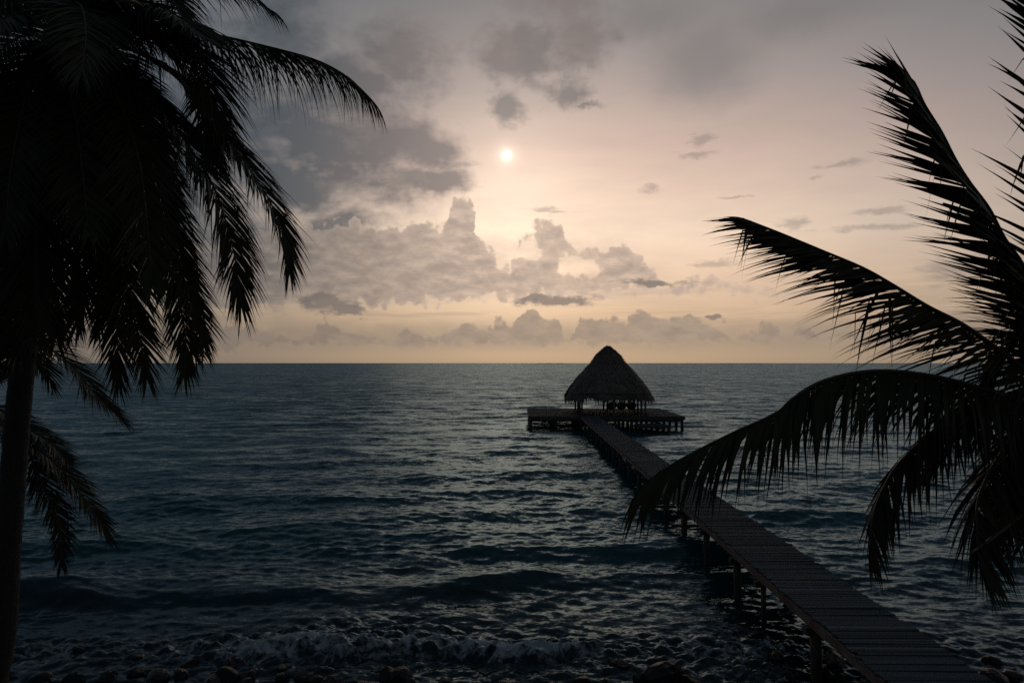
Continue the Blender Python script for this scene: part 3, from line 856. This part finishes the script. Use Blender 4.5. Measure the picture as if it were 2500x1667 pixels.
# --- the tall palm whose trunk rises at the frame's edge
CA = (165, 95); ZA = 8.6
CAw = P3(*CA, ZA)
baseA = Vector((-6.75, 8.4, gz(-6.75, 8.4) - .05))
palmA = empty("palm_tree", baseA, label="tall coconut palm with a leaning trunk and a dense drooping crown", category="palm tree")
trunk(palmA, [baseA, P3(-12, 1650, 8.5), P3(20, 1320, 8.55), P3(45, 1000, 8.6), P3(75, 700, 8.62), P3(115, 380, 8.62), CAw], .150, .125, baseA)
def A(lst, Z1, **kw):
    s = kw.pop('seed'); return frond(palmA, baseA, pz([CA] + lst, ZA, Z1), s, **kw)
A([(270, 20), (420, -55), (560, -40), (659, 24)], 8.0, seed=1, Lmax=0.98, droop=1.6)
A([(298, 58), (408, 66), (510, 83), (638, 111), (766, 145), (840, 182), (878, 214), (908, 244)], 8.2, seed=2, Lmax=1.16, droop=2.2, fwd=(60, 18), lift=-.15)
A([(330, 85), (459, 106), (498, 150), (510, 204), (517, 280), (520, 370)], 8.0, seed=3, Lmax=1.04, droop=0.50)
A([(280, 105), (420, 180), (519, 293), (566, 353), (621, 430), (664, 502), (698, 595), (706, 655)], 7.9, seed=4, Lmax=0.98, droop=0.46)
A([(240, 130), (319, 190), (404, 278), (472, 374), (523, 459), (557, 561), (575, 638), (588, 745)], 7.7, seed=5, Lmax=1.04, droop=0.59)
A([(235, 150), (310, 260), (370, 400), (418, 560), (452, 690), (485, 780), (497, 843)], 7.6, seed=6, Lmax=0.88, droop=0.42)
A([(225, 160), (290, 300), (345, 450), (395, 600), (430, 710), (450, 800), (455, 870), (450, 915)], 7.3, seed=7, Lmax=0.90, droop=0.46)
A([(205, 150), (230, 255), (272, 425), (306, 595), (325, 760), (345, 840), (356, 915)], 7.2, seed=8, Lmax=0.90, droop=0.42)
A([(195, 160), (222, 300), (250, 460), (272, 620), (282, 760), (288, 850), (289, 930)], 7.6, seed=9, Lmax=0.85, droop=0.42)
A([(150, 170), (132, 306), (110, 408), (77, 544), (58, 646), (48, 780), (42, 860)], 7.3, seed=10, Lmax=0.92, droop=0.42)
A([(170, 170), (165, 330), (150, 480), (138, 620), (134, 720), (136, 820)], 7.0, seed=11, Lmax=0.98, droop=0.38)
A([(190, 170), (215, 330), (225, 480), (215, 610), (203, 710), (188, 790)], 7.4, seed=12, Lmax=0.98, droop=0.38)
A([(110, 130), (40, 230), (0, 380), (-15, 540), (0, 700), (20, 820)], 7.6, seed=13, Lmax=0.98, droop=0.42)
A([(100, 60), (20, 60), (-70, 130), (-150, 260)], 7.8, seed=14, Lmax=1.04, droop=0.59)
A([(110, 20), (30, -60), (-80, -90), (-200, -40)], 8.8, seed=15, Lmax=1.04, droop=0.59)
A([(190, 0), (230, -110), (300, -190), (400, -220)], 9.2, seed=16, Lmax=1.04, droop=0.59)
A([(150, 0), (130, -120), (90, -210), (40, -260)], 9.0, seed=17, Lmax=1.04, droop=0.59)
A([(230, 60), (330, 60), (430, 130), (500, 250), (540, 400)], 10.6, seed=18, Lmax=1.04, droop=0.50)
A([(220, 100), (290, 160), (350, 260), (390, 400), (410, 540)], 10.4, seed=19, Lmax=1.04, droop=0.50)
A([(180, 120), (230, 220), (270, 340), (290, 500), (300, 640)], 10.2, seed=20, Lmax=1.04, droop=0.46)
A([(130, 120), (90, 220), (60, 360), (50, 500), (45, 640)], 10.2, seed=21, Lmax=1.04, droop=0.46)
A([(200, 110), (250, 170), (300, 270), (340, 400), (360, 560), (372, 690)], 6.6, seed=22, Lmax=0.98, droop=0.42)
A([(160, 120), (170, 200), (190, 320), (205, 450), (215, 560)], 6.4, seed=23, Lmax=0.98, droop=0.42)
A([(120, 120), (80, 190), (50, 300), (25, 430), (15, 560)], 6.5, seed=24, Lmax=0.98, droop=0.42)
A([(140, 110), (110, 190), (95, 300), (88, 430), (90, 580), (88, 720), (92, 810)], 6.8, seed=25, Lmax=0.98, droop=0.42)
A([(230, 60), (320, 30), (420, 40), (500, 90)], 6.6, seed=26, Lmax=0.98, droop=0.55)
A([(170, 40), (180, 10), (200, 20), (210, 80), (200, 180)], 6.2, seed=27, Lmax=0.98, droop=0.42)
A([(200, 30), (240, -40), (310, -70), (390, -30), (450, 40)], 7.6, seed=28, Lmax=.95, droop=0.55)
A([(120, 40), (60, -10), (0, 10), (-50, 90)], 7.4, seed=29, Lmax=.95, droop=0.55)
A([(170, 20), (160, -60), (120, -90), (70, -60), (40, 20)], 7.6, seed=30, Lmax=.95, droop=0.55)
A([(120, 70), (60, 40), (0, 50), (-60, 110)], 6.8, seed=64, Lmax=.95, droop=.6)
A([(110, 90), (50, 90), (0, 130), (-40, 220)], 9.4, seed=65, Lmax=.95, droop=.6)
A([(130, 50), (90, 0), (30, -20), (-30, 20), (-60, 90)], 9.6, seed=66, Lmax=.95, droop=.6)
A([(210, 60), (270, 10), (340, 0), (410, 40), (450, 110)], 9.8, seed=67, Lmax=.95, droop=.6)
A([(210, 90), (262, 130), (300, 220), (320, 330), (330, 450)], 7.8, seed=61, Lmax=.95, droop=0.42)
A([(130, 130), (95, 220), (70, 340), (55, 470), (50, 600), (40, 740)], 8.6, seed=62, Lmax=.9, droop=0.42)
A([(190, 130), (205, 260), (240, 420), (262, 560), (255, 690), (240, 800)], 9.4, seed=63, Lmax=.85, droop=0.42)
mb = MB(); mb.tube([CAw - baseA + Vector((-.06, 0, -.75)), CAw - baseA + Vector((-.03, 0, -.3)), CAw - baseA, CAw - baseA + Vector((.03, 0, .5))], [.15, .28, .26, .05], 12)
mb.build("crown_heart", M_rachis, palmA, True)

# --- lower palm behind it
CB = (-45, 985); ZB = 11.5; CBw = P3(*CB, ZB)
baseB = Vector((CBw.x - .5, 11.9, gz(CBw.x - .5, 11.9) - .05))
palmB = empty("palm_tree", baseB, label="shorter coconut palm behind the leaning trunk, its lower fronds drooping over the water", category="palm tree")
trunk(palmB, [baseB, baseB.lerp(CBw, .5) + Vector((.1, 0, 0)), CBw], .17, .13, baseB)
def B(lst, Z1, **kw):
    s = kw.pop('seed'); return frond(palmB, baseB, pz([CB] + lst, ZB, Z1), s, **kw)
B([(20, 900), (80, 850), (133, 858), (190, 908), (238, 969), (303, 1031)], 11.0, seed=31, Lmax=.75, droop=.5)
B([(0, 1000), (70, 1047), (128, 1085), (166, 1128)], 10.6, seed=32, Lmax=.62, droop=.5)
B([(0, 1020), (60, 1075), (128, 1123), (191, 1196), (238, 1264), (266, 1312)], 10.7, seed=33, Lmax=.68, droop=.5)
B([(0, 1030), (64, 1096), (110, 1195), (145, 1280), (150, 1375)], 10.4, seed=34, Lmax=.68, droop=.5)
B([(-10, 890), (30, 800), (80, 760), (130, 790), (170, 850)], 12.0, seed=35, Lmax=.75, droop=.5)
B([(-20, 920), (20, 850), (60, 840), (100, 880), (125, 940)], 11.0, seed=39, Lmax=.75, droop=.5)
B([(-30, 900), (-10, 820), (30, 790), (70, 820), (90, 890)], 10.4, seed=40, Lmax=.75, droop=.5)
B([(-60, 880), (-40, 760), (0, 690), (50, 680)], 12.4, seed=36, Lmax=.75, droop=.5)
B([(-100, 1000), (-170, 1040), (-230, 1140), (-260, 1260)], 11.4, seed=37, Lmax=.75, droop=.5)
B([(-100, 920), (-180, 860), (-280, 860), (-360, 930)], 12.2, seed=38, Lmax=.75, droop=.5)

# --- palm on the other side, blown by the wind
CR = (2620, 1005); ZR = 6.0; CRw = P3(*CR, ZR)
baseR = Vector((CRw.x + .55, 6.1, gz(CRw.x + .55, 6.1) - .05))
palmR = empty("palm_tree", baseR, label="windblown coconut palm beside the pier, fronds swept out over the planks", category="palm tree")
trunk(palmR, [baseR, baseR.lerp(CRw, .5) + Vector((.12, 0, 0)), CRw], .19, .14, baseR)
def Rr(lst, Z1, **kw):
    s = kw.pop('seed'); return frond(palmR, baseR, pz([CR] + lst, ZR, Z1), s, **kw)
# swept up, leaflets all blown to one side
Rr([(2560, 800), (2500, 655), (2452, 583), (2414, 509), (2367, 445), (2333, 390), (2299, 322), (2258, 255), (2234, 202), (2204, 176)], 5.6, seed=41, Lmax=.80, droop=.03,
   bias=(-.16, 0, .08), bt=-.9, fwd=(68, 27), lift=-.9, kink=.11, single=True, width=.034, twist=.45, tipk=.66, n=132, tipc=0)
Rr([(2550, 940), (2487, 891), (2436, 853), (2351, 793), (2266, 749), (2180, 696), (2108, 655), (2010, 613), (1908, 570), (1840, 543), (1815, 533)], 5.3, seed=42, Lmax=.92, droop=.30,
   bias=(-.10, 0, 0), fwd=(68, 24), lift=-.95, kink=.13, single=True, width=.027, twist=.5, tipk=.40, n=126, tipc=.25)
Rr([(2560, 985), (2500, 978), (2393, 948), (2287, 921), (2180, 907), (2095, 910), (2010, 930), (1947, 964), (1891, 1010), (1798, 1052), (1704, 1098), (1628, 1140), (1585, 1172)], 4.8, seed=43,
   Lmax=.88, droop=1.7, bias=(-.12, -.05, -.72), bt=.75, fwd=(70, 24), kink=.11, width=.040, twist=.38, lift=-.1, tipk=.62, n=150)
Rr([(2540, 985), (2420, 985), (2300, 1040), (2200, 1125), (2155, 1195), (2132, 1260), (2122, 1345)], 5.6, seed=44, Lmax=.78, droop=1.0, bias=(.35, 0, -.2), width=.034, fwd=(50, 18))
Rr([(2560, 1000), (2490, 1050), (2430, 1130), (2395, 1200), (2384, 1254), (2387, 1335), (2400, 1395)], 5.3, seed=45, Lmax=.80, droop=1.0, bias=(.35, 0, -.2), width=.034, fwd=(52, 20))
Rr([(2608, 850), (2600, 640), (2592, 420), (2575, 230), (2550, 90), (2510, 10)], 4.9, seed=46, Lmax=.74, droop=.12, bias=(-.35, 0, .12), fwd=(62, 30), kink=.18, width=.040, twist=.4, n=44)
Rr([(2590, 880), (2540, 812), (2490, 822), (2440, 900), (2410, 990), (2395, 1060)], 6.8, seed=47, Lmax=.68, droop=1.0, bias=(-.3, 0, -.3))
Rr([(2590, 1030), (2540, 1060), (2500, 1140), (2470, 1230), (2460, 1300)], 5.6, seed=48, Lmax=.7, droop=1.0)
Rr([(2600, 1040), (2570, 1090), (2550, 1180), (2545, 1280), (2560, 1380)], 5.4, seed=49, Lmax=.7, droop=1.0)
Rr([(2560, 970), (2470, 960), (2380, 1000), (2310, 1070), (2260, 1150)], 6.9, seed=50, Lmax=.7, droop=1.1, bias=(-.1, 0, -.4))
Rr([(2680, 900), (2760, 820), (2880, 790), (3000, 830)], 6.0, seed=51, Lmax=.75, droop=1.2)
Rr([(2690, 1000), (2780, 1010), (2880, 1080), (2940, 1200)], 5.8, seed=52, Lmax=.75, droop=1.2)
Rr([(2640, 850), (2670, 700), (2720, 560), (2800, 470)], 6.8, seed=53, Lmax=.75, droop=.8, bias=(-.5, 0, 0))
Rr([(2560, 900), (2510, 780), (2480, 700), (2470, 640)], 7.2, seed=54, Lmax=.7, droop=.4, bias=(-.7, 0, -.2), kink=.15)
pt, _ = spline(pz([(2650, 1130), (2560, 1200), (2480, 1268), (2410, 1322), (2370, 1352)], 5.9, 5.0), 16)
mb = MB(); mb.tube([p - baseR for p in pt], [.040 - .034 * i / 15 for i in range(16)], 8); mb.build("dry_stalk", M_rachis, palmR, True)
mb = MB(); c = CRw - baseR; mb.tube([c + Vector((.08, 0, -.8)), c + Vector((.03, 0, -.3)), c, c + Vector((-.03, 0, .5))], [.14, .26, .24, .05], 12)
mb.build("crown_heart", M_rachis, palmR, True)
